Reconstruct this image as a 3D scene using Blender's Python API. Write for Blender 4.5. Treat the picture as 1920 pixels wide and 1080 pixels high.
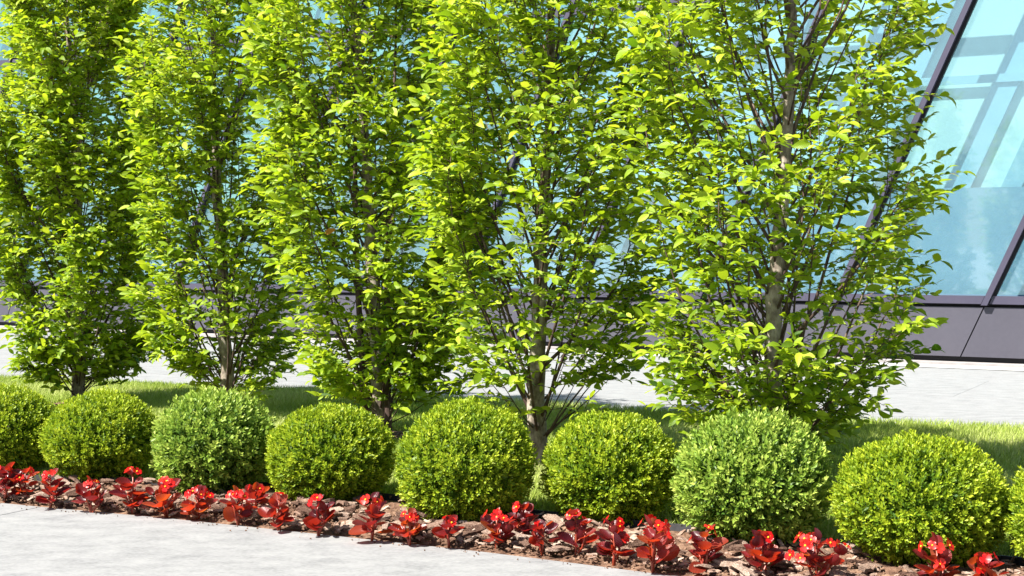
import bpy, math, random
import numpy as np
from mathutils import Matrix, Vector

random.seed(7)
RNG = np.random.default_rng(11)
for o in list(bpy.data.objects):
    bpy.data.objects.remove(o)
S = bpy.context.scene
COL = S.collection

# ------------------------------------------------------------------ camera
FPX, CH, HZ = 2667.0, 1.4, 465.0           # focal in photo pixels, eye height, horizon row
PITCH = math.atan((540 - HZ) / FPX)
cd = bpy.data.cameras.new('camera')
cam = bpy.data.objects.new('camera', cd)
COL.objects.link(cam)
cam.location = (0, 0, CH)
cam.rotation_euler = (math.pi / 2 - PITCH, 0, 0)
cd.sensor_width = 36.0
cd.lens = FPX / 1920 * 36
cd.clip_start = 0.05
cd.clip_end = 3000
S.camera = cam
S.render.resolution_x, S.render.resolution_y = 1024, 576

# ------------------------------------------------------------------ light
SUN_EL = math.radians(51)
SHX, SHY = 0.883, 0.469                      # ground direction in which shadows fall
w = bpy.data.worlds.new('World')
S.world = w
w.use_nodes = True
nt = w.node_tree
for n in list(nt.nodes):
    nt.nodes.remove(n)
sky = nt.nodes.new('ShaderNodeTexSky')
sky.sky_type = 'NISHITA'
sky.sun_disc = False
sky.sun_elevation = SUN_EL
sky.sun_rotation = math.atan2(-SHX, -SHY)
bg = nt.nodes.new('ShaderNodeBackground')
bg.inputs['Strength'].default_value = 0.05
wo = nt.nodes.new('ShaderNodeOutputWorld')
nt.links.new(sky.outputs[0], bg.inputs[0])
nt.links.new(bg.outputs[0], wo.inputs[0])
sl = bpy.data.lights.new('sun', 'SUN')
sl.energy = 5.0
sl.angle = math.radians(0.5)
sl.color = (1.0, 0.95, 0.86)
sun = bpy.data.objects.new('sun', sl)
COL.objects.link(sun)
_d = Vector((SHX * math.cos(SUN_EL), SHY * math.cos(SUN_EL), -math.sin(SUN_EL)))
sun.rotation_euler = _d.to_track_quat('-Z', 'Y').to_euler()
sun.location = (-6, -4, 9)
vs = S.view_settings
vs.view_transform = 'Standard'
vs.look = 'None'
vs.gamma = 1
vs.exposure = 1.45
vs.use_curve_mapping = False


# ------------------------------------------------------------------ helpers
def ground(x, y, z=0.0):
    """photo pixel -> point on the plane at height z"""
    a, b = (x - 960) / FPX, -(y - 540) / FPX
    cp, sp = math.cos(PITCH), math.sin(PITCH)
    dx, dy, dz = a, cp + b * sp, b * cp - sp
    t = (z - CH) / dz
    return np.array([dx * t, dy * t, z])


UD = np.array([math.cos(math.radians(-29)), math.sin(math.radians(-29)), 0])   # along the rows, to the right
VD = np.array([-UD[1], UD[0], 0])                                               # across, away from the camera
ROWROT = math.radians(-29)


def tag(o, label=None, cat=None, group=None, kind=None):
    if label: o['label'] = label
    if cat: o['category'] = cat
    if group: o['group'] = group
    if kind: o['kind'] = kind
    return o


def link(o, parent=None):
    COL.objects.link(o)
    if parent is not None:
        o.parent = parent
    return o


def empty(name, loc, rz=0.0, label=None, cat=None, group=None):
    o = bpy.data.objects.new(name, None)
    o.empty_display_size = 0.1
    o.location = [float(c) for c in loc]
    o.rotation_euler = (0, 0, rz)
    link(o)
    return tag(o, label, cat, group)


def raw_mesh(name, V, ls, lt, lv, mats, smooth=False, tint=None, uv=None, midx=None):
    me = bpy.data.meshes.new(name)
    V = np.ascontiguousarray(V, dtype=np.float32)
    me.vertices.add(len(V)); me.vertices.foreach_set('co', V.ravel())
    me.loops.add(len(lv)); me.loops.foreach_set('vertex_index', np.asarray(lv, dtype=np.int32))
    me.polygons.add(len(ls)); me.polygons.foreach_set('loop_start', np.asarray(ls, dtype=np.int32))
    me.polygons.foreach_set('loop_total', np.asarray(lt, dtype=np.int32))
    me.polygons.foreach_set('use_smooth', np.full(len(ls), bool(smooth)))
    if midx is not None:
        me.polygons.foreach_set('material_index', np.asarray(midx, dtype=np.int32))
    if tint is not None:
        a = me.attributes.new('tint', 'FLOAT', 'POINT')
        a.data.foreach_set('value', np.asarray(tint, dtype=np.float32))
    if uv is not None:
        u = me.uv_layers.new(name='UVMap')
        u.data.foreach_set('uv', np.asarray(uv, dtype=np.float32).ravel())
    for m in (mats if isinstance(mats, (list, tuple)) else [mats]):
        me.materials.append(m)
    me.update(calc_edges=True)
    return me


def poly_mesh(name, V, F, mats, smooth=False, tint=None, uvv=None, midx=None):
    lt = [len(f) for f in F]
    ls = np.concatenate([[0], np.cumsum(lt)[:-1]])
    lv = [i for f in F for i in f]
    uv = np.asarray(uvv)[lv] if uvv is not None else None
    return raw_mesh(name, np.asarray(V, dtype=float), ls, lt, lv, mats, smooth, tint, uv, midx)


def mobj(name, me, parent=None, loc=(0, 0, 0)):
    o = bpy.data.objects.new(name, me)
    o.location = [float(c) for c in loc]
    return link(o, parent)


def inst_mesh(name, T, M, P, tint, mats, smooth=True):
    """T template dict(v,f,uv); M (N,3,3) columns = axes*size; P (N,3)"""
    tv = np.asarray(T['v'], dtype=float); k = len(tv); N = len(P)
    V = np.einsum('nij,kj->nki', M, tv) + P[:, None, :]
    tl = np.array([len(f) for f in T['f']]); tls = np.concatenate([[0], np.cumsum(tl)[:-1]]); L = int(tl.sum())
    tlv = np.array([i for f in T['f'] for i in f])
    lv = (tlv[None, :] + (np.arange(N) * k)[:, None]).ravel()
    ls = (tls[None, :] + (np.arange(N) * L)[:, None]).ravel()
    lt = np.tile(tl, N)
    uv = np.tile(np.asarray(T['uv'], dtype=float)[tlv], (N, 1)) if 'uv' in T else None
    return raw_mesh(name, V.reshape(-1, 3), ls, lt, lv, mats, smooth, np.repeat(tint, k), uv)


def norm(a):
    return a / (np.linalg.norm(a, axis=-1, keepdims=True) + 1e-9)


def frames(X, N, size, wid=1.0, thick=1.0):
    """frames with x along X, z close to N; columns scaled"""
    X = norm(X)
    Z = norm(N - (N * X).sum(-1, keepdims=True) * X)
    Y = np.cross(Z, X)
    size = np.asarray(size)[:, None]
    return np.stack([X * size, Y * size * np.reshape(wid, (-1, 1)), Z * size * np.reshape(thick, (-1, 1))], axis=-1)


def tube_arrays(pts, rad, sides=6):
    pts = np.asarray(pts, dtype=float); n = len(pts)
    tan = norm(np.gradient(pts, axis=0))
    ref = np.array([0.31, 0.95, 0.05]) if abs(tan[0][1]) < 0.8 else np.array([1.0, 0.1, 0])
    a = norm(np.cross(tan, ref)); b = np.cross(tan, a)
    ang = np.linspace(0, 2 * math.pi, sides, endpoint=False)
    ring = (np.cos(ang)[None, :, None] * a[:, None, :] + np.sin(ang)[None, :, None] * b[:, None, :]) * np.asarray(rad)[:, None, None]
    V = (pts[:, None, :] + ring).reshape(-1, 3)
    F = []
    for i in range(n - 1):
        for j in range(sides):
            q = (j + 1) % sides
            F.append((i * sides + j, i * sides + q, (i + 1) * sides + q, (i + 1) * sides + j))
    F.append(tuple(range(sides - 1, -1, -1)))
    F.append(tuple((n - 1) * sides + j for j in range(sides)))
    return V, F


class MB:
    def __init__(self): self.V, self.F, self.n = [], [], 0
    def add(self, V, F):
        V = np.asarray(V, dtype=float)
        self.V.append(V); self.F += [tuple(i + self.n for i in f) for f in F]; self.n += len(V)
        return self
    def tube(self, pts, rad, sides=6): return self.add(*tube_arrays(pts, rad, sides))
    def hexa(self, c):   # 8 corners: bottom 4 ccw, top 4 ccw
        return self.add(c, [(3, 2, 1, 0), (4, 5, 6, 7), (0, 1, 5, 4), (1, 2, 6, 5), (2, 3, 7, 6), (3, 0, 4, 7)])
    def box(self, x0, x1, y0, y1, z0, z1):
        return self.hexa([(x0, y0, z0), (x1, y0, z0), (x1, y1, z0), (x0, y1, z0), (x0, y0, z1), (x1, y0, z1), (x1, y1, z1), (x0, y1, z1)])
    def build(self, name, mat, parent=None, smooth=False, loc=(0, 0, 0)):
        return mobj(name, poly_mesh(name, np.concatenate(self.V), self.F, mat, smooth), parent, loc)


# ------------------------------------------------------------------ materials
def mat(name):
    m = bpy.data.materials.new(name); m.use_nodes = True
    t = m.node_tree
    for n in list(t.nodes): t.nodes.remove(n)
    return m, t, t.nodes, t.links


def N_(nodes, typ, **kw):
    n = nodes.new(typ)
    for k, v in kw.items():
        if k in n.inputs: n.inputs[k].default_value = v
        else: setattr(n, k, v)
    return n


def ramp(nodes, stops):
    r = nodes.new('ShaderNodeValToRGB')
    e = r.color_ramp.elements
    while len(e) > 1: e.remove(e[-1])
    e[0].position = stops[0][0]; e[0].color = (*stops[0][1], 1)
    for p, c in stops[1:]:
        q = e.new(p); q.color = (*c, 1)
    return r


def leaf_mat(name, stops, trans, tw=0.4, rough=0.42, spec=0.4, veins=True):
    m, t, ns, ln = mat(name)
    at = N_(ns, 'ShaderNodeAttribute', attribute_name='tint')
    r = ramp(ns, stops); ln.new(at.outputs['Fac'], r.inputs[0])
    r2 = ramp(ns, trans); ln.new(at.outputs['Fac'], r2.inputs[0])
    p = N_(ns, 'ShaderNodeBsdfPrincipled', Roughness=rough)
    p.inputs['Specular IOR Level'].default_value = spec
    ln.new(r.outputs[0], p.inputs['Base Color'])
    tr = N_(ns, 'ShaderNodeBsdfTranslucent'); ln.new(r2.outputs[0], tr.inputs[0])
    if veins:
        tc = N_(ns, 'ShaderNodeTexCoord')
        sx = N_(ns, 'ShaderNodeSeparateXYZ'); ln.new(tc.outputs['UV'], sx.inputs[0])
        ab = N_(ns, 'ShaderNodeMath', operation='ABSOLUTE'); ln.new(sx.outputs[1], ab.inputs[0])
        mu = N_(ns, 'ShaderNodeMath', operation='MULTIPLY_ADD'); mu.inputs[1].default_value = -0.9
        ln.new(ab.outputs[0], mu.inputs[0]); ln.new(sx.outputs[0], mu.inputs[2])
        sc = N_(ns, 'ShaderNodeMath', operation='MULTIPLY'); sc.inputs[1].default_value = 60; ln.new(mu.outputs[0], sc.inputs[0])
        si = N_(ns, 'ShaderNodeMath', operation='SINE'); ln.new(sc.outputs[0], si.inputs[0])
        b = N_(ns, 'ShaderNodeBump', Strength=0.35, Distance=0.002)
        ln.new(si.outputs[0], b.inputs['Height']); ln.new(b.outputs[0], p.inputs['Normal'])
    mx = N_(ns, 'ShaderNodeMixShader'); mx.inputs[0].default_value = tw
    ln.new(p.outputs[0], mx.inputs[1]); ln.new(tr.outputs[0], mx.inputs[2])
    o = N_(ns, 'ShaderNodeOutputMaterial'); ln.new(mx.outputs[0], o.inputs[0])
    return m


def rough_mat(name, stops, scale=8, detail=6, rough=0.8, bump=0.3, bdist=0.01, stretch=(1, 1, 1), objrand=0.0, spec=0.3, scale2=None):
    m, t, ns, ln = mat(name)
    tc = N_(ns, 'ShaderNodeTexCoord')
    mp = N_(ns, 'ShaderNodeMapping'); mp.inputs['Scale'].default_value = stretch
    ln.new(tc.outputs['Object'], mp.inputs[0])
    n1 = N_(ns, 'ShaderNodeTexNoise', Scale=scale, Detail=detail, Roughness=0.62)
    ln.new(mp.outputs[0], n1.inputs['Vector'])
    fac = n1.outputs['Fac']
    if scale2:
        n2 = N_(ns, 'ShaderNodeTexNoise', Scale=scale2, Detail=4.0, Roughness=0.6)
        ln.new(mp.outputs[0], n2.inputs['Vector'])
        mxx = N_(ns, 'ShaderNodeMix'); mxx.data_type = 'FLOAT'; mxx.inputs[0].default_value = 0.45
        ln.new(fac, mxx.inputs[2]); ln.new(n2.outputs['Fac'], mxx.inputs[3]); fac = mxx.outputs[0]
    if objrand:
        oi = N_(ns, 'ShaderNodeObjectInfo')
        ma = N_(ns, 'ShaderNodeMath', operation='MULTIPLY_ADD'); ma.inputs[1].default_value = objrand; ma.inputs[2].default_value = -objrand / 2
        ln.new(oi.outputs['Random'], ma.inputs[0])
        ad = N_(ns, 'ShaderNodeMath', operation='ADD'); ln.new(ma.outputs[0], ad.inputs[0]); ln.new(fac, ad.inputs[1]); fac = ad.outputs[0]
    r = ramp(ns, stops); ln.new(fac, r.inputs[0])
    p = N_(ns, 'ShaderNodeBsdfPrincipled', Roughness=rough); p.inputs['Specular IOR Level'].default_value = spec
    ln.new(r.outputs[0], p.inputs['Base Color'])
    if bump:
        b = N_(ns, 'ShaderNodeBump', Strength=bump, Distance=bdist)
        ln.new(n1.outputs['Fac'], b.inputs['Height']); ln.new(b.outputs[0], p.inputs['Normal'])
    o = N_(ns, 'ShaderNodeOutputMaterial'); ln.new(p.outputs[0], o.inputs[0])
    return m


M = {}
M['leaf'] = leaf_mat('hornbeam_leaf', [(0, (.055, .12, .011)), (.5, (.235, .355, .014)), (1, (.44, .55, .04))],
                     [(0, (.16, .32, .010)), (.5, (.45, .61, .012)), (1, (.66, .76, .04))], 0.41)
M['orange_leaf'] = leaf_mat('withered_leaf', [(0, (.5, .2, .02)), (1, (.5, .2, .02))], [(0, (.7, .3, .02)), (1, (.7, .3, .02))], 0.4)
M['box_a'] = leaf_mat('boxwood_leaf', [(0, (.045, .11, .008)), (.5, (.20, .30, .013)), (1, (.42, .50, .03))],
                      [(0, (.14, .28, .01)), (.5, (.36, .50, .013)), (1, (.58, .66, .04))], 0.24, rough=.5, spec=.28, veins=False)
M['box_b'] = leaf_mat('boxwood_blue_green_leaf', [(0, (.055, .125, .018)), (.5, (.205, .325, .038)), (1, (.41, .51, .09))],
                      [(0, (.14, .28, .03)), (.5, (.30, .46, .05)), (1, (.50, .60, .12))], 0.24, rough=.46, spec=.3, veins=False)
M['grass'] = leaf_mat('grass_blade', [(0, (.14, .24, .025)), (.5, (.38, .48, .08)), (1, (.64, .66, .30))],
                      [(0, (.18, .30, .02)), (.5, (.40, .52, .06)), (1, (.60, .62, .20))], 0.3, rough=.5, veins=False)
M['begonia_leaf'] = leaf_mat('begonia_leaf', [(0, (.060, .009, .016)), (.5, (.17, .016, .017)), (1, (.26, .055, .02))],
                             [(0, (.30, .012, .014)), (.5, (.80, .055, .014)), (1, (.86, .20, .02))], 0.34, rough=.3, spec=.5)
M['petal'] = leaf_mat('begonia_petal', [(0, (.62, .008, .010)), (1, (.75, .03, .02))], [(0, (.8, .02, .015)), (1, (.9, .05, .03))], 0.35, rough=.35, spec=.4, veins=False)
M['stamen'] = rough_mat('stamen', [(0, (.75, .42, .02)), (1, (.85, .5, .03))], bump=0)
M['begonia_stem'] = rough_mat('begonia_stem', [(.3, (.20, .015, .012)), (.7, (.30, .06, .02))], 30, rough=.35, bump=.1, spec=.5)
M['bark'] = rough_mat('hornbeam_bark', [(.34, (.055, .042, .035)), (.43, (.15, .12, .098)), (.52, (.28, .235, .19)), (.60, (.44, .385, .32))],
                      9, 9, .85, .8, .012, (1, 1, .6), scale2=32.0)
M['branch'] = rough_mat('branch_bark', [(.35, (.045, .028, .024)), (.55, (.10, .065, .052)), (.7, (.19, .14, .11))], 20, 5, .75, .5, .006, (1, 1, .4))
M['soil'] = rough_mat('bed_soil', [(.32, (.055, .030, .021)), (.5, (.17, .098, .066)), (.68, (.32, .205, .14))], 22, 8, .95, 1.0, .03, spec=.1)
M['lawn_soil'] = rough_mat('lawn_soil', [(.3, (.05, .06, .02)), (.6, (.11, .12, .035))], 12, 6, .95, .8, .02, spec=.1)
M['ring_soil'] = rough_mat('tree_soil', [(.3, (.07, .04, .028)), (.5, (.17, .10, .07)), (.7, (.30, .20, .15))], 26, 8, .95, 1.0, .03, spec=.1)
M['chip'] = rough_mat('bark_chip', [(.30, (.065, .035, .025)), (.44, (.18, .105, .076)), (.57, (.32, .22, .168)), (.74, (.50, .40, .33))],
                      28, 8, .9, 1.0, .012, (.35, 1.6, 1.6), objrand=.34, spec=.15)
M['paving'] = rough_mat('concrete_paving', [(.34, (.165, .168, .174)), (.44, (.215, .218, .224)), (.53, (.250, .253, .258)), (.66, (.285, .287, .29))],
                        6.0, 15, .85, .4, .005, (.8, 1.5, 1), objrand=.03, spec=.2, scale2=55)
M['joint'] = rough_mat('joint_sand', [(.3, (.20, .195, .19)), (.7, (.28, .27, .265))], 30, 4, .95, .3, .003)
M['ground'] = rough_mat('ground_base', [(.3, (.30, .30, .30)), (.7, (.40, .40, .395))], 2, 8, .9, .2, .005)
M['plinth'] = rough_mat('plinth_metal', [(.3, (.070, .068, .090)), (.7, (.086, .083, .107))], 1.5, 6, .45, .05, .002, objrand=.12, spec=.4, scale2=18)
M['frame'] = rough_mat('frame_metal', [(.3, (.058, .054, .088)), (.7, (.070, .065, .102))], 2, 4, .4, .02, .001, spec=.5)
M['black_strip'] = rough_mat('strip_black', [(0, (.012, .012, .016)), (1, (.02, .02, .024))], bump=0, rough=.6)
M['shade_stripe'] = rough_mat('shade_stripe_blue', [(.3, (.46, .58, .70)), (.7, (.50, .62, .74))], 1.2, 4, .8, 0)  # even blue painted for the shadow stripes seen through the glass
M['inner_wall'] = rough_mat('inner_pale_wall', [(.3, (.76, .80, .80)), (.7, (.82, .85, .85))], 1.2, 4, .8, 0)
M['inner_dark'] = rough_mat('inner_blue_panel', [(.3, (.30, .39, .53)), (.7, (.34, .43, .57))], 1.2, 4, .8, 0)
M['metal_grate'] = rough_mat('pale_grating', [(.3, (.55, .56, .56)), (.7, (.66, .67, .67))], 20, 4, .5, .1, .002)
M['kerb'] = rough_mat('base_strip', [(.3, (.28, .26, .26)), (.7, (.38, .36, .36))], 8, 6, .8, .2, .004)
M['edging'] = rough_mat('lawn_edging', [(.3, (.03, .03, .035)), (.7, (.06, .06, .065))], 12, 4, .6, .2, .003)
M['roofing'] = rough_mat('roofing', [(.3, (.2, .2, .21)), (.7, (.27, .27, .28))], 3, 4, .8, .2, .004)


def glass_mat(name, tintc):
    m, t, ns, ln = mat(name)
    tr = N_(ns, 'ShaderNodeBsdfTransparent'); 
    tc = N_(ns, 'ShaderNodeTexCoord')
    n1 = N_(ns, 'ShaderNodeTexNoise', Scale=3.0, Detail=8.0, Roughness=.7); ln.new(tc.outputs['Object'], n1.inputs['Vector'])
    gl = N_(ns, 'ShaderNodeBsdfGlossy', Roughness=0.03)
    gl.inputs[0].default_value = (.9, .97, 1, 1)
    tr.inputs[0].default_value = (*tintc, 1)
    df = N_(ns, 'ShaderNodeBsdfDiffuse'); df.inputs[0].default_value = (.42, .62, .74, 1)      # pale blue veil painted in, lifts the shade behind the glass
    m0 = N_(ns, 'ShaderNodeMixShader')
    dr = N_(ns, 'ShaderNodeMapRange'); dr.inputs['From Min'].default_value = .35; dr.inputs['From Max'].default_value = .75
    dr.inputs['To Min'].default_value = .085; dr.inputs['To Max'].default_value = .12
    ln.new(n1.outputs['Fac'], dr.inputs[0]); ln.new(dr.outputs[0], m0.inputs[0])
    ln.new(tr.outputs[0], m0.inputs[1]); ln.new(df.outputs[0], m0.inputs[2])
    m1 = N_(ns, 'ShaderNodeMixShader'); m1.inputs[0].default_value = .11
    ln.new(m0.outputs[0], m1.inputs[1]); ln.new(gl.outputs[0], m1.inputs[2])
    o = N_(ns, 'ShaderNodeOutputMaterial'); ln.new(m1.outputs[0], o.inputs[0])
    return m


M['glass'] = glass_mat('blue_tinted_glass', (.735, .87, .88))
M['glass_teal'] = glass_mat('teal_tinted_glass', (.60, .78, .765))

# ------------------------------------------------------------------ setting: ground, pavements, lawn, bed
# reference lines, from photo pixels on the ground
def poly_at(pts, X):
    return np.interp(X, [p[0] for p in pts], [p[1] for p in pts])

def extend(pts, X0, X1, slope=-0.52):
    a, b = pts[0], pts[-1]
    return [(X0, a[1] + slope * (X0 - a[0]))] + [(p[0], p[1]) for p in pts] + [(X1, b[1] + slope * (X1 - b[0]))]

BED_FRONT = extend([ground(0, 948), ground(320, 977), ground(640, 1011), ground(960, 1046), ground(1200, 1078)], -14, 10)
LAWN_FRONT = extend([ground(60, 905), ground(545, 920), ground(1030, 975), ground(1570, 1030)], -14, 10)
LAWN_BACK = extend([ground(0, 711), ground(640, 736), ground(1100, 767), ground(1700, 797), ground(1920, 806)], -14, 10, -0.45)

g = poly_mesh('ground', [(-900, -900, -.06), (900, -900, -.06), (900, 900, -.06), (-900, 900, -.06)], [(0, 1, 2, 3)], M['ground'])
tag(mobj('ground', g), kind='structure')


def strip(name, front, back, z, m, kind='structure'):
    xs = np.linspace(-12, 9, 85)
    V, F = [], []
    for x in xs:
        V += [(x, float(front(x)), z), (x, float(back(x)), z)]
    for i in range(len(xs) - 1):
        F.append((2 * i, 2 * i + 2, 2 * i + 3, 2 * i + 1))
    return tag(mobj(name, poly_mesh(name, V, F, m)), kind=kind)


def slab_field(name, origin, u0, u1, vedges, ulen, z, gap, clip=None, offset=0.0):
    """paving slabs as children of a joint bed; clip(x)->y limit on the far side"""
    root = None
    bw = MB()
    c = []
    for (uu, vv) in ((u0, vedges[0]), (u1, vedges[0]), (u1, vedges[-1]), (u0, vedges[-1])):
        p = origin + UD * uu + VD * vv
        c.append((p[0], p[1]))
    lo = [(a, b, z - .03) for a, b in c]; hi = [(a, b, z - .008) for a, b in c]
    root = mobj(name, poly_mesh(name, lo + hi, [(3, 2, 1, 0), (4, 5, 6, 7), (0, 1, 5, 4), (1, 2, 6, 5), (2, 3, 7, 6), (3, 0, 4, 7)], M['joint']))
    tag(root, kind='structure')
    for j in range(len(vedges) - 1):
        u = u0 + (offset * (j % 2))
        while u < u1:
            a, b = u, min(u + ulen, u1)
            mb = MB()
            q = [origin + UD * uu + VD * vv for uu, vv in ((a + gap, vedges[j] + gap), (b - gap, vedges[j] + gap), (b - gap, vedges[j + 1] - gap), (a + gap, vedges[j + 1] - gap))]
            mid = sum(q) / 4
            h = z + random.uniform(-.0012, .0012)
            mb.hexa([tuple((p - mid)[:2]) + (-.025,) for p in q] + [tuple((p - mid)[:2]) + (0.0,) for p in q])
            s = mb.build('paving_slab', M['paving'], root, loc=(mid[0], mid[1], h))
            u = b
    return root


# near pavement: its far edge follows the bed front (bed soil lies 2 cm lower and is cut by the slab edge)
PO = ground(75, 955.5)
# slab edge points on the bed line
def near_pavement():
    root = strip('pavement', lambda x: poly_at(BED_FRONT, x) - 9, lambda x: poly_at(BED_FRONT, x) - .012, .004, M['joint'])
    cuts = [-13.0, -8.4, -4.15]
    # slabs are cut square to the bed edge: joints pass through PO and at 5.2 m steps
    ju = [-10.6, -5.3, 0.0, 5.3, 10.6]
    e = lambda p: np.array([p[0], poly_at(BED_FRONT, p[0])])
    for a, b in zip(ju[:-1], ju[1:]):
        for d0, d1 in ((0.0, 2.6), (2.6, 5.2)):
            n = 12
            top = []
            for k in range(n + 1):
                uu = a + .004 + (b - a - .008) * k / n
                p = PO + UD * uu
                # travel along VD until the edge polyline
                vv = np.linspace(-2, 2, 161); q = PO[None, :2] + UD[None, :2] * uu + VD[None, :2] * vv[:, None]
                f = q[:, 1] - np.interp(q[:, 0], [t[0] for t in BED_FRONT], [t[1] for t in BED_FRONT])
                v0 = np.interp(0, f, vv)
                top.append((p + VD * (v0 - d0 - .003), p + VD * (v0 - d1 + .003)))
            V, F = [], []
            mid = (top[n // 2][0] + top[n // 2][1]) / 2
            for (p, q) in top:
                for zz in (.014, -.03):
                    V += [(p[0] - mid[0], p[1] - mid[1], zz), (q[0] - mid[0], q[1] - mid[1], zz)]
            for k in range(n):
                i = 4 * k; j = i + 4
                F += [(i, i + 1, j + 1, j), (i + 2, j + 2, j + 3, i + 3), (i, j, j + 2, i + 2), (i + 1, i + 3, j + 3, j + 1)]
            F += [(0, 2, 3, 1), (4 * n, 4 * n + 1, 4 * n + 3, 4 * n + 2)]
            mobj('paving_slab', poly_mesh('paving_slab', V, F, M['paving']), root, (mid[0], mid[1], 0))
    return root


near_pavement()

# facade line
P0 = np.array([6.0, 16.7, 0.0])
def fac(t, out=0.0, z=0.0):
    """t metres to the left along the facade, out metres towards the camera"""
    p = P0 - UD * t - VD * out
    return np.array([p[0], p[1], z])

# far pavement between lawn and building
FO = fac(0, 0)
slab_field('plaza_pavement', FO, -24, 9, [-7.4, -5.6, -3.8, -2.0, -.62], 2.4, 0.0, .0015, offset=1.1)

# lawn turf + grass
TREES = [  # base pixel, trunk pixels (x at rows), crown radius m, height
    dict(px=(145, 764), tr=[(145, 764), (145, 640), (143, 500), (150, 300), (133, 100), (130, -60)], R=.70, H=3.9, n=58, tr0=.060),
    dict(px=(420, 788), tr=[(420, 788), (423, 690), (418, 520), (407, 300), (402, 100), (398, -80)], R=.63, H=4.1, n=54, tr0=.058),
    dict(px=(710, 822), tr=[(712, 822), (706, 640), (694, 420), (680, 200), (664, 0), (655, -120)], R=.70, H=4.5, n=60, tr0=.058),
    dict(px=(1008, 872), tr=[(1008, 872), (1008, 760), (1010, 600), (1018, 400), (1032, 200), (1032, 0), (1034, -160)], R=.74, H=3.7, n=56, tr0=.062),
    dict(px=(1455, 928), tr=[(1452, 928), (1448, 720), (1446, 600), (1462, 430), (1476, 250), (1483, 60), (1480, -200)], R=.82, H=3.6, n=60, tr0=.060),
]
for t in TREES:
    t['base'] = ground(*t['px'])
RINGS = [(t['base'][0], t['base'][1], .36) for t in TREES]

lawn = strip('lawn', lambda x: poly_at(LAWN_FRONT, x), lambda x: poly_at(LAWN_BACK, x), .012, M['lawn_soil'])
for (rx, ry, rr) in RINGS:      # dug soil round each trunk
    a = np.linspace(0, 2 * math.pi, 28, endpoint=False)
    V = [(0, 0, .014)]
    for k, q in enumerate(a):
        r = rr * (1 + .12 * math.sin(3 * q + rx) + random.uniform(-.06, .06))
        V.append((r * .55 * math.cos(q), r * .55 * math.sin(q), .012 + random.uniform(0, .022)))
    for k, q in enumerate(a):
        r = rr * (1.08 + .1 * math.sin(3 * q + rx))
        V.append((r * math.cos(q), r * math.sin(q), .004))
    F = [(0, 1 + k, 1 + (k + 1) % 28) for k in range(28)] + [(1 + k, 29 + k, 29 + (k + 1) % 28, 1 + (k + 1) % 28) for k in range(28)]
    mobj('soil_patch', poly_mesh('soil_patch', V, F, M['ring_soil'], True), lawn, (rx, ry, .008))


def grass():
    n = 210000
    # more blades nearer to the camera
    X = RNG.uniform(-6.5, 4.6, n * 2)
    yf, yb = poly_at(LAWN_FRONT, X), poly_at(LAWN_BACK, X)
    v = RNG.uniform(0, 1, n * 2)
    Y = yf + (yb - yf) * v
    keep = np.abs(X) < Y * .40 + .5
    for (rx, ry, rr) in RINGS:
        d = np.hypot(X - rx, Y - ry)
        keep &= d > rr * (.86 + .14 * np.sin(5 * np.arctan2(Y - ry, X - rx)))
    X, Y = X[keep][:n], Y[keep][:n]
    n = len(X)
    patch = .5 + .25 * np.sin(X * 2.3 + 1.1 * np.sin(Y * 1.7)) + .25 * np.sin(Y * 3.1 + X * .7)
    h = RNG.uniform(.035, .078, n) * (.75 + .45 * patch)
    az = RNG.uniform(0, 2 * math.pi, n)
    lean = RNG.uniform(.1, .75, n)
    up = np.stack([np.cos(az) * lean, np.sin(az) * lean, np.ones(n)], -1)
    nr = np.stack([np.cos(az + 1.3), np.sin(az + 1.3), np.zeros(n)], -1)
    T = dict(v=[(0, -.028, 0), (0, .028, 0), (.55, -.022, .03), (.55, .022, .03), (1.0, 0, .16)], f=[(0, 2, 3, 1), (2, 4, 3)])
    Mx = frames(up, nr, h, 1.25 * .075 / h)
    P = np.stack([X, Y, np.full(n, .010)], -1)
    tint = np.clip(.25 + .5 * patch + RNG.normal(0, .2, n), 0, 1)
    o = mobj('grass', inst_mesh('grass', T, Mx, P, tint, M['grass']))
    tag(o, 'short sunlit green grass of the lawn behind the box balls', 'grass', kind='stuff')


grass()


# planting bed: uneven soil
def bed():
    xs = np.arange(-6, 5.2, .035)
    k = 34
    V = np.zeros((len(xs), k, 3))
    yf, yb = poly_at(BED_FRONT, xs), poly_at(LAWN_FRONT, xs)
    for j in range(k):
        f = j / (k - 1)
        V[:, j, 0] = xs; V[:, j, 1] = yf + (yb - yf) * f
        edge = min(1, f * 6, (1 - f) * 6)
        V[:, j, 2] = .009 + edge * (.012 + .012 * np.sin(xs * 9 + j) + RNG.uniform(-.008, .012, len(xs)))
    V = V.reshape(-1, 3)
    i = np.arange(len(xs) - 1)[:, None] * k + np.arange(k - 1)[None, :]
    q = np.stack([i, i + k, i + k + 1, i + 1], -1).reshape(-1, 4)
    lv = q.ravel()
    me = raw_mesh('planting_bed', V, np.arange(len(q)) * 4, np.full(len(q), 4), lv, M['soil'], True)
    o = tag(mobj('planting_bed', me), kind='structure')
    # dark edging strip between bed and lawn
    mb = MB()
    xx = np.linspace(-6, 5.2, 60); yy = poly_at(LAWN_FRONT, xx)
    Vv, Ff = [], []
    for a, b in zip(xx, yy):
        Vv += [(a, b - .006, 0), (a, b + .006, 0), (a, b + .006, .045), (a, b - .006, .045)]
    for t in range(len(xx) - 1):
        s = 4 * t
        Ff += [(s, s + 4, s + 7, s + 3), (s + 1, s + 2, s + 6, s + 5), (s + 3, s + 7, s + 6, s + 2)]
    mobj('lawn_edging', poly_mesh('lawn_edging', Vv, Ff, M['edging']), o)
    return o


BED = bed()


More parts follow.
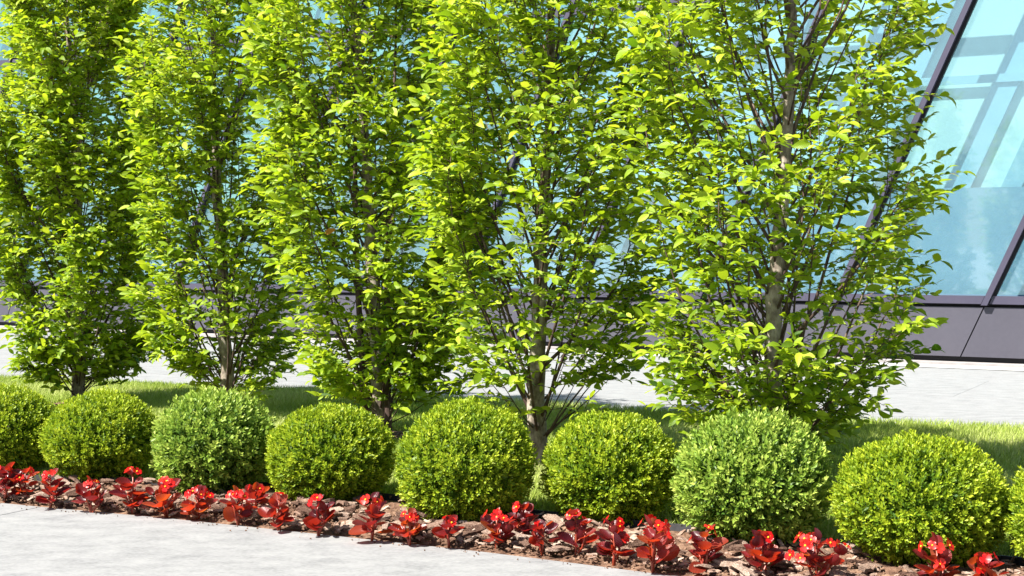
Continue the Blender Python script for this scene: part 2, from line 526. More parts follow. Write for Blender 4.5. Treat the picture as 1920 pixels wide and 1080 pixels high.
# ------------------------------------------------------------------ building
def building():
    B = empty('glass_building', fac(6, 0), 0, 'blue glass facade with slanted dark mullions above a purple grey metal base', 'building')
    b0 = fac(6, 0)
    LEAN = .446
    W = 1.812
    Z0, Z1, Z2 = .82, 4.62, 8.4          # glass bottom, transom, top
    TM = .381                             # t of the first mullion at Z0
    L = lambda p: tuple(np.asarray(p) - b0)

    def bar(name, t0, t1, z0, z1, o0, o1, m, lean=True, par=B):
        """slanted box: t range at z0, sheared by LEAN; o0..o1 out of the facade"""
        s = (LEAN if lean else 0)
        mb = MB()
        c = []
        for z in (z0, z1):
            sh = -s * (z - Z0)
            for (t, o) in ((t1, o1), (t0, o1), (t0, o0), (t1, o0)):
                c.append(L(fac(t + sh, o, z)))
        mb.hexa(c)
        return mb.build(name, m, par)
    T0, T1 = -4.5, 24.0
    k0, k1 = -3, 13
    for k in range(k0, k1):
        tm = TM + W * k                    # right edge of bay k at Z0
        # plinth panel below, joint follows the slant
        bar('plinth_panel', tm + .008, tm + W - .008, .10, Z0 - .125, -.02, .015, M['plinth'])
        gm = M['glass'] if k < 4 else M['glass_teal']
        for (za, zb) in ((Z0, Z1), (Z1, Z2)):
            bar('glass_pane', tm + .02, tm + W - .02, za + .03, zb - .03, -.010, 0.0, gm)
        mu = bar('mullion', tm - .036, tm + .036, Z0 - .10, Z2, -.03, .085, M['frame'])
        bar('black_strip', tm - .078, tm + .042, Z0 - .0, Z2 - .01, -.028, .030, M['black_strip'], par=mu)  # black strip, wider on the right of the mullion
        bar('sill_frame', tm + .047, tm + W - .047, Z0 - .085, Z0 + .012, -.03, .05, M['frame'])
        bar('transom', tm + .06, tm + W - .06, Z1 - .05, Z1 + .05, -.03, .06, M['frame'])
    bar('base_recess', T0, T1, 0.0, Z0 - .03, -.09, -.05, M['black_strip'], False)
    bar('base_strip', T0, T1, -.01, .035, -.05, .16, M['kerb'], False)
    # inside: parapet, pale wall, slanted bars and a rail shaped as shade stripes
    bar('inner_parapet', T0, T1, .0, 2.13, -.36, -.27, M['inner_dark'], False)
    bar('inner_wall', T0, T1, .0, Z2, -.65, -.50, M['inner_wall'], False)
    bar('floor_slab', T0, T1, -.02, .05, -.5, -.1, M['kerb'], False)
    bar('roof', T0, T1, Z2 + .02, Z2 + .3, -6, .12, M['roofing'], False)
    bar('end_wall', T1 + .02, T1 + .2, 0, Z2, -6, -.05, M['plinth'], False)
    bar('end_wall', T0 - .2, T0 - .02, 0, Z2, -6, -.05, M['plinth'], False)
    bar('back_wall', T0, T1, 0, Z2, -6, -5.8, M['plinth'], False)
    for k in range(k0, k1):
        tm = TM + W * k
        # added bars for shadow stripes behind the pane, widths measured on the right-hand bay
        for (a, b) in ((.30, .54), (.90, 1.20)):
            bar('shade_stripe', tm + a, tm + b, Z0, Z2 - .1, -.49, -.42, M['shade_stripe'])
    bar('shade_band', T0, T1, 3.40, 3.50, -.41, -.38, M['shade_stripe'], False)  # added bar standing in for a horizontal shadow band
    return B


building()


# pale grating along the foot of the facade
def grating():
    G = empty('drain_grating', fac(4, .45, 0), ROWROT, 'pale ribbed metal grating strip along the foot of the glass facade', 'grating')
    fr = MB()
    fr.box(-6, 12, -.13, -.115, .002, .016).box(-6, 12, .115, .13, .002, .016)
    fr.build('frame', M['metal_grate'], G)
    fr2 = MB(); fr2.box(-6, 12, -.112, .112, .002, .006); fr2.build('tray', M['black_strip'], G)
    mb = MB()
    for i in range(560):
        x = -6 + i * .032
        mb.hexa([(x, -.113, .0065), (x + .022, -.113, .0065), (x + .072, .113, .0065), (x + .05, .113, .0065),
                 (x, -.113, .014), (x + .022, -.113, .014), (x + .072, .113, .014), (x + .05, .113, .014)])
    r = mb.build('ribs', M['metal_grate'], G); r['kind'] = 'stuff'


grating()

# ------------------------------------------------------------------ hornbeam trees
LEAF_T = dict(
    v=[(0, 0, 0), (.26, 0, .012), (.52, 0, .01), (.78, 0, -.025), (1.0, 0, -.09),
       (.20, .19, .045), (.48, .27, .055), (.76, .185, .01),
       (.20, -.19, .045), (.48, -.27, .055), (.76, -.185, .01)],
    f=[(0, 1, 5), (1, 2, 6, 5), (2, 3, 7, 6), (3, 4, 7), (0, 8, 1), (1, 8, 9, 2), (2, 9, 10, 3), (3, 10, 4)])
LEAF_T['uv'] = [(p[0], p[1]) for p in LEAF_T['v']]
NV = 7
LEAF_V = []
for i in range(NV):
    f = [tuple(q) for q in LEAF_T['f']]
    LEAF_V.append(poly_mesh('leaf', LEAF_T['v'], f, M['leaf'], True, [i / (NV - 1)] * 11, LEAF_T['uv']))


def project(P):
    q = P - np.array([0, 0, CH])
    cp, sp = math.cos(PITCH), math.sin(PITCH)
    dep = q[:, 1] * cp - q[:, 2] * sp
    up = q[:, 2] * cp + q[:, 1] * sp
    return 960 + FPX * q[:, 0] / dep, 540 - FPX * up / dep, dep


def make_tree(T, idx, label):
    rng = np.random.default_rng(100 + idx)
    base = T['base']; R, H = T['R'], T['H']
    ppm = FPX / base[1]
    root = empty('hornbeam_tree', base, 0, label, 'tree', 'row of columnar hornbeams on the lawn')
    # trunk centre line from pixels at the tree's own distance
    tp = np.array([[(x - 960) * base[1] / FPX - base[0], 0, (T['px'][1] - y) / ppm] for x, y in T['tr']])
    tp[:, 1] = .02 * np.sin(tp[:, 2] * 1.7 + idx)
    tp = np.vstack([tp, [tp[-1, 0] + .02, .03, H * .97]])
    zz = np.linspace(-.05, H * .97, 34)
    cl = np.stack([np.interp(zz, tp[:, 2], tp[:, 0]), np.interp(zz, tp[:, 2], tp[:, 1]), zz], -1)
    cl[1:-1] = (cl[:-2] + cl[1:-1] * 2 + cl[2:]) / 4
    cl[:, :2] += rng.normal(0, .006, (34, 2))
    rad = T['tr0'] * (1 - .78 * np.clip(zz / H, 0, 1)) * (1 + .35 * np.exp(-np.clip(zz, 0, 9) / .06)) * (1 + rng.normal(0, .03, 34))
    V, F = tube_arrays(cl, rad, 12)
    trunk = mobj('trunk', poly_mesh('trunk', V, F, M['bark'], True), root)
    axis = lambda z: np.array([np.interp(z, zz, cl[:, 0]), np.interp(z, zz, cl[:, 1])])

    def env(z):
        a = np.clip((z - .12) / .75, 0, 1) ** .7
        top = np.clip((H - z) / (H * .22), 0, 1) ** .6
        return R * (.38 + .62 * a) * (.12 + .88 * top)
    branches = []
    extra = T.get('stems', [])
    n = T['n']
    for i in range(n):
        f = (i + rng.uniform(0, 1)) / n
        zb = .10 + (H * .80) * f ** 1.25
        az = i * 2.39996 + rng.uniform(-.5, .5)
        Lz = min(rng.uniform(.95, 1.95), H * .97 - zb)
        rr = env(zb + Lz * .75) * rng.uniform(.62, .98)
        t = np.linspace(0, 1, 12)
        p = 1.9 if i % 3 else 1.4
        rad_ = rr * (1 - (1 - t) ** p)
        z = zb + Lz * (t ** .95)
        wob = rng.normal(0, .018, (12, 2)).cumsum(0) * t[:, None]
        az_t = az + rng.uniform(-.35, .35) * t
        ax0 = axis(zb); 
        pts = np.stack([ax0[0] + np.cos(az_t) * rad_ + wob[:, 0], ax0[1] + np.sin(az_t) * rad_ + wob[:, 1], z], -1)
        r0 = rng.uniform(.0065, .0125) * (1.1 - .3 * f)
        branches.append((pts, r0, az))
    # low thin basal shoots
    for i in range(T.get('basal', 16)):
        az = rng.uniform(0, 2 * math.pi); zb = rng.uniform(.04, .30)
        Lz = rng.uniform(.3, .85); rr = R * rng.uniform(.5, .92)
        t = np.linspace(0, 1, 10)
        pts = np.stack([axis(zb)[0] + np.cos(az) * rr * t ** .9, axis(zb)[1] + np.sin(az) * rr * t ** .9, zb + Lz * t ** 1.1], -1)
        pts[:, :2] += rng.normal(0, .012, (10, 2)).cumsum(0) * t[:, None]
        branches.append((pts, rng.uniform(.004, .0075), az))
    if T.get('multi'):
        for (dx, dy, lean) in T['multi']:
            t = np.linspace(0, 1, 18)
            pts = np.stack([dx + lean * t + .02 * np.sin(t * 6 + dx * 40), dy + .06 * t, -.03 + 3.6 * t], -1)
            branches.append((pts, .030, math.atan2(dy, dx)))
    twmb = MB()
    LP, LX, LN, LS = [], [], [], []

    def leafy_twig(o, d, ln, nl, s0):
        d = d / np.linalg.norm(d)
        t = np.linspace(0, 1, 4)
        sag = -.10 * ln
        pts = o[None] + d[None] * (ln * t)[:, None] + np.array([0, 0, 1])[None] * (sag * t ** 2)[:, None]
        twmb.tube(pts, [.0028, .0024, .0019, .0012], 3)
        side = np.array([-d[1], d[0], 0]); side /= (np.linalg.norm(side) + 1e-6)
        for k in range(nl):
            f = (k + .6) / nl
            p = o + d * ln * f + np.array([0, 0, sag * f * f])
            sg = 1 if k % 2 else -1
            if k == nl - 1: sg = rng.uniform(-.25, .25)
            x = d * rng.uniform(.55, .95) + side * sg * rng.uniform(.55, 1.0) + np.array([0, 0, rng.uniform(-.65, .40)])
            nn = np.array([0, 0, 1.0]) + rng.normal(0, .58, 3) + .60 * d
            LP.append(p); LX.append(x); LN.append(nn); LS.append(s0 * rng.uniform(.60, 1.25) * (.8 + .3 * f))
    for bi, (pts, r0, az) in enumerate(branches):
        m = len(pts)
        rr = r0 * np.linspace(1, .22, m)
        V, F = tube_arrays(pts, rr, 6)
        mobj('branch', poly_mesh('branch', V, F, M['branch'], True), trunk)
        seg = np.linalg.norm(np.diff(pts, axis=0), axis=1); cum = np.concatenate([[0], seg.cumsum()]); Ltot = cum[-1]
        s = Ltot * (.30 if bi < n else .22)
        while s < Ltot:
            p = np.array([np.interp(s, cum, pts[:, q]) for q in range(3)])
            f = s / Ltot
            a = axis(p[2]); ra = math.hypot(p[0] - a[0], p[1] - a[1])
            oa = math.atan2(p[1] - a[1], p[0] - a[0]) if ra > .05 else az
            if rng.uniform() < (.10 + .92 * min(1, ra / (env(p[2]) * .70)) ** 1.6) * (1 if p[2] > T['low'] else .10):
                ta = oa + rng.normal(0, .85)
                el = rng.uniform(.0, .65)
                room = max(.10, env(p[2]) * 1.12 - ra)
                ln = min(rng.uniform(.14, .36), room + .10)
                d = np.array([math.cos(ta) * math.cos(el), math.sin(ta) * math.cos(el), math.sin(el)])
                leafy_twig(p, d, ln, max(4, int(ln / .029)), .080)
            s += rng.uniform(.035, .075) * T.get('sp', 1.0)
        d = pts[-1] - pts[-2]
        leafy_twig(pts[-1], d + np.array([math.cos(az), math.sin(az), 0]) * .01, .16, 6, .07)
    LP, LX, LN, LS = map(np.array, (LP, LX, LN, LS))
    tint = np.clip(.52 + rng.normal(0, .27, len(LP)) + .12 * (LP[:, 2] / H - .3), 0, 1)
    Mx = frames(LX, LN, LS, rng.uniform(.70, 1.05, len(LP)), rng.uniform(.3, 2.6, len(LP)))
    # the 300 leaves that show largest become objects of their own
    px, py, dep = project(LP + base + Mx[:, :, 0] * .5)
    inside = (px > 0) & (px < 1920) & (py > 0) & (py < 1080)
    view = norm(LP + base - np.array([0, 0, CH]))
    area = np.abs((norm(Mx[:, :, 2]) * view).sum(-1)) * (LS / dep) ** 2
    key = (px // 16).astype(int) * 1000 + (py // 16).astype(int)
    order = np.argsort(dep)
    first = {}
    for i in order:
        if inside[i] and key[i] not in first: first[key[i]] = i
    cand = np.array(list(first.values()))
    cand = cand[np.argsort(-area[cand])][:300]
    rest = np.ones(len(LP), bool); rest[cand] = False
    crown = mobj('crown', inst_mesh('crown', LEAF_T, Mx[rest], LP[rest], tint[rest], M['leaf']), root)
    crown['kind'] = 'stuff'
    tw = twmb.build('twigs', M['branch'], crown); tw['kind'] = 'stuff'
    for i in cand:
        o = bpy.data.objects.new('leaf', LEAF_V[int(round(tint[i] * (NV - 1)))])
        mm = Matrix.Identity(4)
        for a in range(3):
            for b in range(3): mm[a][b] = float(Mx[i][a][b])
            mm[a][3] = float(LP[i][a])
        o.matrix_basis = mm
        link(o, crown)
    return root, len(LP)


TREES[4]['basal'] = 24; TREES[3]['basal'] = 10; TREES[2]['basal'] = 24
TREES[2]['multi'] = [(-.10, -.02, -.10), (.07, -.03, .05)]
for _t, _s, _l in zip(TREES, (.26, .38, .345, .47, .60), (.10, .16, .30, .52, .20)): _t['sp'] = _s; _t['low'] = _l
TLAB = ['dark dense columnar hornbeam, leftmost of the tree row',
        'pale leaved columnar hornbeam behind the third box ball, second tree from the left',
        'columnar hornbeam with several stems, middle tree of the row',
        'columnar hornbeam whose trunk meets the ground between two box balls, second tree from the right',
        'largest columnar hornbeam with open centre and bare branches, rightmost tree beside the clear glass']
for i, T in enumerate(TREES):
    r, nl = make_tree(T, i, TLAB[i])
    print('tree', i, 'leaves', nl)

# one withered leaf caught in the middle tree
_o = bpy.data.objects.new('leaf', poly_mesh('leaf', LEAF_T['v'], LEAF_T['f'], M['orange_leaf'], True, [.5] * 11, LEAF_T['uv']))
_o['label'] = 'single withered orange leaf'
_t = TREES[2]; _pp = FPX / (_t['base'][1] - .55)
_m = frames(np.array([[.9, -.2, .35]]), np.array([[.1, -.9, .5]]), np.array([.09]))[0]
_mm = Matrix.Identity(4)
for _a in range(3):
    for _b2 in range(3): _mm[_a][_b2] = float(_m[_a][_b2])
_w = np.array([(608 - 960) / _pp, _t['base'][1] - .55, CH - (438 - HZ) / _pp]) - _t['base']
for _a in range(3): _mm[_a][3] = float(_w[_a])
_o.matrix_basis = _mm
link(_o, [c for c in bpy.data.objects if c.name.startswith('hornbeam_tree')][2].children[1])

# ------------------------------------------------------------------ box balls
BOX_T = dict(v=[(0, 0, 0), (.55, .23, .06), (1, 0, -.02), (.55, -.23, .06)], f=[(0, 2, 1), (0, 3, 2)])
BALLS = [  # x0, x1, top, bottom in photo pixels, kind
    (-95, 113, 737, 905, 'a', 'box ball cut by the left edge of the picture'),
    (80, 303, 750, 914, 'a', 'small light green box ball, second from the left, before the dark leftmost tree'),
    (284, 523, 744, 938, 'b', 'silvery green box ball third from the left, before the pale leaved tree'),
    (497, 744, 772, 955, 'a', 'fine leaved yellow green box ball fourth from the left, before the many stemmed tree'),
    (737, 1009, 765, 990, 'a', 'tall round box ball left of the bare trunk between two balls'),
    (1014, 1277, 787, 992, 'a', 'bright yellow green box ball right of the bare trunk between two balls'),
    (1256, 1563, 783, 1030, 'b', 'large blue green box ball with coarse leaves, before the rightmost tree'),
    (1558, 1889, 828, 1070, 'a', 'large fine leaved yellow green box ball, rightmost whole ball'),
    (1884, 2220, 862, 1100, 'a', 'box ball of which only a sliver shows at the right edge'),
]


def make_ball(i, spec):
    x0, x1, yt, yb, kind, label = spec
    rng = np.random.default_rng(500 + i)
    cx = (x0 + x1) / 2
    c = ground(cx, yb - 14)
    ppm = FPX / c[1]
    a = (x1 - x0) / 2 / ppm * .955
    hgt = (yb - yt) / ppm * .985
    cz = hgt * .475
    b = hgt * .515
    root = empty('box_ball', (c[0], c[1], 0.01), 0, label, 'shrub', 'row of clipped box balls along the bed')
    big = 1.45 if kind == 'b' else 1.08
    ns = int(3900 * (a / .36) ** 2 / (big ** 1.5))
    k = np.arange(ns) + .5
    ph = np.arccos(1 - 2 * k / ns); th = math.pi * (1 + 5 ** .5) * k
    D = np.stack([np.sin(ph) * np.cos(th), np.sin(ph) * np.sin(th), np.cos(ph)], -1)
    D = norm(D + rng.normal(0, .045, D.shape))
    # uneven clip: smooth lumps + jitter + stray shoots
    lump = np.zeros(ns)
    for q in range(9):
        ax = norm(rng.normal(0, 1, 3)); fr = rng.uniform(2, 7)
        lump += .011 * np.sin(fr * (D @ ax) * 2 + rng.uniform(0, 6))
    clump = np.zeros(ns)
    for q in range(16):
        ax = norm(rng.normal(0, 1, 3)); fr = rng.uniform(7, 17)
        clump += np.sin(fr * (D @ ax) * 2 + rng.uniform(0, 6)) / 4
    lump += clump * (.030 if kind == 'b' else .021)
    dep = 1 + lump - np.abs(rng.normal(0, .045, ns)) * (1.9 if kind == 'b' else 1.15) - (rng.uniform(0, 1, ns) < .25) * rng.uniform(.03, .16, ns)
    dep += (rng.uniform(0, 1, ns) < .05) * rng.uniform(.01, .07, ns)
    E = np.array([a, a, b])
    P0_ = D * E * dep[:, None]
    P0_[:, :2] *= (1 + .05 * np.clip(-D[:, 2], 0, 1) ** 1.2 * (D[:, 2] > -.85))[:, None]     # fuller towards the ground
    nrm = norm(D / E)
    sd = norm(nrm * 1.0 + np.array([0, 0, .62]) + rng.normal(0, .30, (ns, 3)))
    sl_ = rng.uniform(.038, .072, ns) * big
    ref = norm(np.cross(sd, rng.normal(0, 1, (ns, 3)))); ref2 = np.cross(sd, ref)
    P, X, Nn, Sz, Ti = [], [], [], [], []
    stint = np.clip(.50 + rng.normal(0, .17, ns) + lump * 3.5, 0, 1)  # hollows between clumps tinted darker, shade put into the colour
    for j in range(5):
        f = j / 4
        r1, r2 = (ref, ref2) if j % 2 == 0 else (ref2, ref)
        for sg in (1, -1):
            P.append(P0_ + sd * (sl_ * (f - .85))[:, None])
            X.append(sd * (.45 + .75 * f) + r1 * sg * (1.0 - .45 * f) + rng.normal(0, .12, (ns, 3)))
            Nn.append(sd * 1.0 - r1 * sg * .6 + rng.normal(0, .2, (ns, 3)))
            Sz.append(np.full(ns, .0245 * big) * rng.uniform(.75, 1.15, ns) * (1 - .25 * (f > .9)))
            Ti.append(np.clip(stint - .34 + .58 * f + rng.normal(0, .08, ns), 0, 1))  # leaves low on each shoot tinted darker, painted depth shade
    # inner leaves that close the ball, tinted dark as painted depth shade
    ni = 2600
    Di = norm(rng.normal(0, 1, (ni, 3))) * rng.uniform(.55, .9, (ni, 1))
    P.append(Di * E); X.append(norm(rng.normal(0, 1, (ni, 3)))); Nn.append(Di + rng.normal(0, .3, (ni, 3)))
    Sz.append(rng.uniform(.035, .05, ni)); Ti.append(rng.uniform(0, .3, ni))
    P, X, Nn, Sz, Ti = map(np.concatenate, (P, X, Nn, Sz, Ti))
    P = P + np.array([0, 0, cz])
    keep = P[:, 2] > .012
    P, X, Nn, Sz, Ti = P[keep], X[keep], Nn[keep], Sz[keep], Ti[keep]
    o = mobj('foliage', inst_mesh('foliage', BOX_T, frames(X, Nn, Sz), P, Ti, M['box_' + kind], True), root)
    o['kind'] = 'stuff'
    mb = MB()
    for q in range(7):
        az = q * 2.4 + rng.uniform(-.3, .3); el = rng.uniform(.5, 1.3)
        e = np.array([math.cos(az) * math.cos(el) * a * .8, math.sin(az) * math.cos(el) * a * .8, cz + b * .75 * math.sin(el) - .05])
        s = np.array([.03 * math.cos(az), .03 * math.sin(az), 0])
        m = (s + e) / 2 + rng.normal(0, .02, 3)
        mb.tube([s, m, e], [.011, .008, .004], 5)
    mb.build('stems', M['branch'], root, True)
    return c, a


BALLPOS = [make_ball(i, s) for i, s in enumerate(BALLS)]

# ------------------------------------------------------------------ begonias
def begonia_leaf_mesh(tint, seed):
    r = random.Random(seed)
    n = 14
    V = [(.0, 0, 0)]; 
    uv = [(0, 0)]
    rings = [(.38, .03), (.74, .12), (1.0, .22)]
    cup = r.uniform(.6, 1.3)
    for (q, h) in rings:
        for k in range(n):
            a = 2 * math.pi * k / n
            rx = .5 * (1 + .10 * math.cos(a)); ry = .40 * (1 + (.16 if math.sin(a) > 0 else -.02))
            if q == 1.0: 
                rx *= 1 + r.uniform(-.04, .04); ry *= 1 + r.uniform(-.04, .04)
            x = .48 + q * rx * math.cos(a) ; y = q * ry * math.sin(a)
            if k == n // 2: x = .48 - q * .40       # notch at the petiole
            z = cup * h * (.55 + .45 * abs(math.sin(a))) - .16 * (x - .3) ** 2 * 1.6
            V.append((x, y, z)); uv.append((x, y))
    V[0] = (.48, 0, -.01); uv[0] = (.48, 0)
    F = [(0, 1 + k, 1 + (k + 1) % n) for k in range(n)]
    for j in range(2):
        o1, o2 = 1 + j * n, 1 + (j + 1) * n
        F += [(o1 + k, o2 + k, o2 + (k + 1) % n, o1 + (k + 1) % n) for k in range(n)]
    return poly_mesh('leaf', V, F, M['begonia_leaf'], True, [tint] * len(V), uv)


BL = [begonia_leaf_mesh(t, s) for s, t in enumerate((.05, .25, .42, .55, .7, .9))]


def petal_mesh():
    V, F = [], []
    n = 0
    for (az, ln, wd) in ((0, 1, 1.15), (math.pi, 1, 1.15), (math.pi / 2, .85, .75), (-math.pi / 2, .85, .75)):
        c, s = math.cos(az), math.sin(az)
        pts = [(0, 0, .0)]
        for (t, ww, z) in ((.3, .55, .06), (.65, 1.0, .16), (.92, .7, .20)):
            pts += [(t * ln, -ww * wd / 2, z + .05), (t * ln, 0, z), (t * ln, ww * wd / 2, z + .05)]
        pts.append((1.02 * ln, 0, .19))
        V += [(x * c - y * s, x * s + y * c, z) for x, y, z in pts]
        fs = [(0, 1, 2), (0, 2, 3), (1, 4, 5, 2), (2, 5, 6, 3), (4, 7, 8, 5), (5, 8, 9, 6), (7, 10, 8), (8, 10, 9)]
        F += [tuple(i + n for i in f) for f in fs]
        n += len(pts)
    return V, F


_pv, _pf = petal_mesh()
PET = [poly_mesh('flower', _pv, _pf, M['petal'], True, [t] * len(_pv)) for t in (.1, .5, .95)]
_b = MB()
_b.tube([(0, 0, 0), (0, 0, .10), (0, 0, .20), (0, 0, .27)], [.10, .19, .17, .05], 7)
STA = poly_mesh('stamen', np.concatenate(_b.V), _b.F, M['stamen'], True)


def place(o, M3, p, parent):
    mm = Matrix.Identity(4)
    for a in range(3):
        for b in range(3): mm[a][b] = float(M3[a][b])
        mm[a][3] = float(p[a])
    o.matrix_basis = mm
    return link(o, parent)


def f1(x, n, s):
    return frames(np.array([x], dtype=float), np.array([n], dtype=float), np.array([s]))[0]


def begonia(i, px, py, top, nfl, label, wide=1.0):
    rng = np.random.default_rng(900 + i)
    b = ground(px, py); ppm = FPX / b[1]
    H = (py - top) / ppm
    root = empty('begonia', (b[0], b[1], .02), 0, label, 'flower', 'red begonias along the pavement edge')
    nst = 2 if H > .15 else 1
    mood = rng.uniform(.8, 4.0)
    mb = MB()
    tips = []
    stems = []
    for s in range(nst + 1):
        az = s * 2.3 + rng.uniform(0, 6)
        k = .0 if s == 0 else rng.uniform(.25, .5)
        hh = H * (.80 if s == 0 else rng.uniform(.42, .66))
        e = np.array([math.cos(az) * k * H * .7, math.sin(az) * k * H * .7, hh])
        m = np.array([e[0] * .6, e[1] * .6, hh * .45]) + rng.normal(0, .006, 3)
        mb.tube([(0, 0, -.03), m * .35, m, e], [.007, .0065, .0055, .004], 6)
        stems.append((m, e)); tips.append(e)
    # leaves
    for (m, e) in stems:
        nl = int(round((6.6 if e[2] > H * .7 else 4.6) * (.9 + .25 * wide)))
        a0 = rng.uniform(0, 6)
        for k in range(nl):
            f = .16 + .84 * (k + .35) / nl
            p = m * (2 * f) if f < .5 else m + (e - m) * (2 * f - 1)
            az = a0 + k * 2.2 + rng.uniform(-.3, .3)
            el = .24 + .68 * f + rng.normal(0, .22)
            x = np.array([math.cos(az) * math.cos(el), math.sin(az) * math.cos(el), math.sin(el)])
            sz = rng.uniform(.048, .082) * (.80 + .35 * math.sin(math.pi * min(1, f + .15))) * min(1.1, .55 + H * 2.4)
            pe = p + x * rng.uniform(.012, .03)
            mb.tube([p, pe], [.003, .0024], 5)
            nn = np.array([0, -.15, 1.0]) - x * .1 + rng.normal(0, .34, 3)
            place(bpy.data.objects.new('leaf', BL[int(np.clip(rng.normal(mood, 1.3), 0, 5.4))]), f1(x, nn, sz), pe, root)
    # flower cluster
    for k in range(nfl):
        tp = tips[0] if (k < nfl * .7 or len(tips) < 2) else tips[1 + k % (len(tips) - 1)]
        spread = .018 + .006 * nfl
        d = np.array([rng.normal(0, 1), rng.normal(-.5, .8), rng.uniform(.2, 1.2)]); d /= np.linalg.norm(d)
        p = tp + np.array([d[0] * spread, d[1] * spread, abs(d[2]) * min(spread * 1.3, H * .2)])
        mb.tube([tp, p - d * .004], [.002, .0015], 4)
        fr = f1(np.cross(d, rng.normal(0, 1, 3)), d + np.array([0, -.3, .1]), rng.uniform(.019, .028))
        fl = place(bpy.data.objects.new('flower', PET[rng.integers(0, 3)]), fr, p, root)
        if rng.uniform() < .75:
            link(bpy.data.objects.new('stamen', STA), fl)
    st = mb.build('stem', M['begonia_stem'], root, True)
    return root


BEG = [
    (8, 946, 880, 3, 'red begonia cut by the left edge of the picture'),
    (48, 945, 882, 4, 'upright red begonia with a flower stalk, second from the left edge'),
    (94, 957, 888, 3, 'bushy orange red begonia before the left rim of the second box ball'),
    (172, 966, 906, 3, 'low broad begonia with dull purple leaf, before the second box ball'),
    (250, 968, 884, 4, 'tall begonia at the gap between the second and third box balls'),
    (314, 974, 904, 6, 'dense flowering begonia at the left foot of the third box ball'),
    (370, 978, 922, 6, 'begonia with one round red flower head, under the middle of the third box ball'),
    (447, 990, 927, 6, 'begonia with a knobbly red flower head beside pale bark, front one of two'),
    (480, 968, 914, 3, 'slim begonia set farther back beside the knobbly flowered one'),
    (524, 1000, 933, 2, 'orange brown begonia almost without flowers, at the left foot of the fourth box ball'),
    (596, 1010, 936, 4, 'begonia with pink red flowers on top, before the middle of the fourth box ball'),
    (697, 1020, 930, 5, 'tallest begonia, alone before the gap between the fourth and fifth box balls'),
    (768, 1028, 967, 3, 'small begonia with a curled tan leaf, left foot of the fifth box ball'),
    (842, 1032, 978, 3, 'low begonia beside an upright bark piece, before the fifth box ball'),
    (930, 1036, 961, 5, 'wide flowering begonia at the right foot of the fifth box ball'),
    (982, 1016, 949, 4, 'begonia set back before the grass gap, with one high flower'),
    (1018, 1045, 985, 2, 'low leafy begonia in front of the one before the grass gap'),
    (1080, 1050, 965, 5, 'begonia with spread pointed leaves, at the left foot of the sixth box ball'),
    (1150, 1066, 978, 4, 'broad begonia with one yellow centred flower, before the sixth box ball'),
    (1224, 1080, 977, 7, 'full begonia with dense red flower head, right foot of the sixth box ball'),
    (1322, 1082, 996, 4, 'begonia with a single high flower, left foot of the blue green box ball'),
    (1428, 1090, 1003, 4, 'begonia with large round leaves before the middle of the blue green box ball'),
    (1530, 1100, 1010, 13, 'begonia covered in many red yellow eyed flowers'),
    (1755, 1112, 1018, 7, 'begonia with a red flower spike before the rightmost whole ball'),
    (1848, 1120, 1047, 5, 'rightmost begonia, cut by the bottom of the picture'),
]
for i, (px, py, top, nf, lab) in enumerate(BEG):
    begonia(i, px, py, top, nf, lab, 1.3 if i in (14, 18, 21, 22) else 1.0)


# ------------------------------------------------------------------ bark chips on the bed
def chip_mesh(seed):
    r = np.random.default_rng(seed)
    nx, ny = 6, 4
    V, F = [], []
    ol = 1 - .25 * r.uniform(0, 1, nx)
    for layer in (1, -1):
        for i in range(nx):
            for j in range(ny):
                x = (i / (nx - 1) - .5) * 1.0
                y = (j / (ny - 1) - .5) * .46 * ol[i] * (1 - .35 * abs(2 * i / (nx - 1) - 1) ** 2)
                x += r.uniform(-.04, .04); y += r.uniform(-.025, .025)
                z = layer * .055 + .05 * math.cos(3 * y) + r.uniform(-.03, .03) + .04 * math.sin(5 * x + seed)
                V.append((x, y, z))
    n = nx * ny
    for i in range(nx - 1):
        for j in range(ny - 1):
            a = i * ny + j
            F += [(a, a + ny, a + ny + 1, a + 1), (n + a, n + a + 1, n + a + ny + 1, n + a + ny)]
    rim = [i * ny for i in range(nx)] + [(nx - 1) * ny + j for j in range(1, ny)] + [i * ny + ny - 1 for i in range(nx - 2, -1, -1)] + [j for j in range(ny - 2, 0, -1)]
    for a, b in zip(rim, rim[1:] + rim[:1]):
        F.append((a, n + a, n + b, b))
    return poly_mesh('bark_chip', V, F, M['chip'])


CH_ = [chip_mesh(s) for s in range(9)]


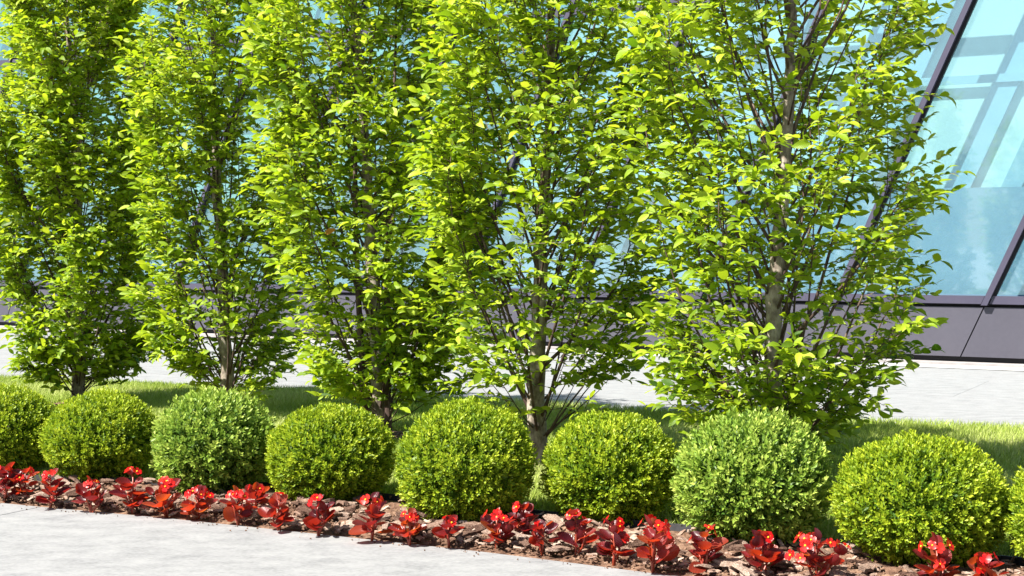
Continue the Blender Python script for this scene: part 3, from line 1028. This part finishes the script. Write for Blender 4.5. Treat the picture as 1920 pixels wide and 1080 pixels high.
def chips():
    rng = np.random.default_rng(77)
    cnt = 0
    while cnt < 290:
        x = rng.uniform(-3.1, 2.6)
        f = abs(rng.normal(0, .40))
        if f > .95: continue
        yf, yb = poly_at(BED_FRONT, x), poly_at(LAWN_FRONT, x)
        y = yf + .05 + f * (yb - yf - .05)
        if y < 4.5 or abs(x) > y * .40: continue
        s = rng.uniform(.05, .10) if rng.uniform() < .65 else rng.uniform(.10, .16)
        a = rng.uniform(0, 6.28) if rng.uniform() < .5 else ROWROT + rng.normal(0, .4)
        x3 = np.array([math.cos(a), math.sin(a), rng.normal(0, .16)])
        nn = np.array([rng.normal(0, .28), rng.normal(-.12, .28), 1.0])
        o = bpy.data.objects.new('bark_chip', CH_[rng.integers(0, 9)])
        fr = frames(x3[None], nn[None], np.array([s]), np.array([rng.uniform(.7, 1.25)]))[0]
        place(o, fr, (x, y, .030 + s * .10 + rng.uniform(0, .012)), BED)
        cnt += 1
    # smaller flakes beyond the countable ones
    n = 1100
    X = rng.uniform(-3.4, 2.9, n); f = np.clip(np.abs(rng.normal(0, .5, n)), 0, .95)
    yf, yb = poly_at(BED_FRONT, X), poly_at(LAWN_FRONT, X)
    Y = yf + .03 + f * (yb - yf - .06)
    me0 = CH_[3]
    T = dict(v=[tuple(v.co) for v in me0.vertices], f=[tuple(p.vertices) for p in me0.polygons])
    A = rng.uniform(0, 6.28, n)
    Mx = frames(np.stack([np.cos(A), np.sin(A), rng.normal(0, .25, n)], -1), np.stack([rng.normal(0, .4, n), rng.normal(-.1, .4, n), np.ones(n)], -1),
                rng.uniform(.03, .065, n), rng.uniform(.6, 1.4, n))
    o = mobj('bark_flakes', inst_mesh('bark_flakes', T, Mx, np.stack([X, Y, rng.uniform(.030, .045, n)], -1), rng.uniform(0, 1, n), M['chip'], False), BED)
    o['kind'] = 'stuff'
    # crumbs, too small to pick apart
    n = 5200
    X = rng.uniform(-3.4, 2.9, n)
    f = np.abs(rng.normal(0, .42, n)); f = np.clip(f, 0, .97)
    yf, yb = poly_at(BED_FRONT, X), poly_at(LAWN_FRONT, X)
    Y = yf + .012 + f * (yb - yf - .03)
    T = dict(v=[(.5, 0, 0), (-.3, .4, 0), (-.3, -.35, .05), (.0, .05, .42), (.05, -.05, -.3)],
             f=[(0, 1, 3), (1, 2, 3), (2, 0, 3), (1, 0, 4), (2, 1, 4), (0, 2, 4)])
    A = rng.uniform(0, 6.28, n)
    Mx = frames(np.stack([np.cos(A), np.sin(A), rng.normal(0, .2, n)], -1), np.stack([rng.normal(0, .3, n), rng.normal(0, .3, n), np.ones(n)], -1),
                rng.uniform(.008, .030, n))
    spill = rng.uniform(0, 1, n) < .045            # crumbs lying on the slab edge
    Z = np.where(spill, .017, rng.uniform(.024, .036, n))
    Y = np.where(spill, yf - np.abs(rng.normal(0, .06, n)) - .012, Y)
    Mx[spill] *= .45
    o = mobj('soil_crumbs', inst_mesh('soil_crumbs', T, Mx, np.stack([X, Y, Z], -1), rng.uniform(0, 1, n), M['soil'], False), BED)
    o['kind'] = 'stuff'


chips()
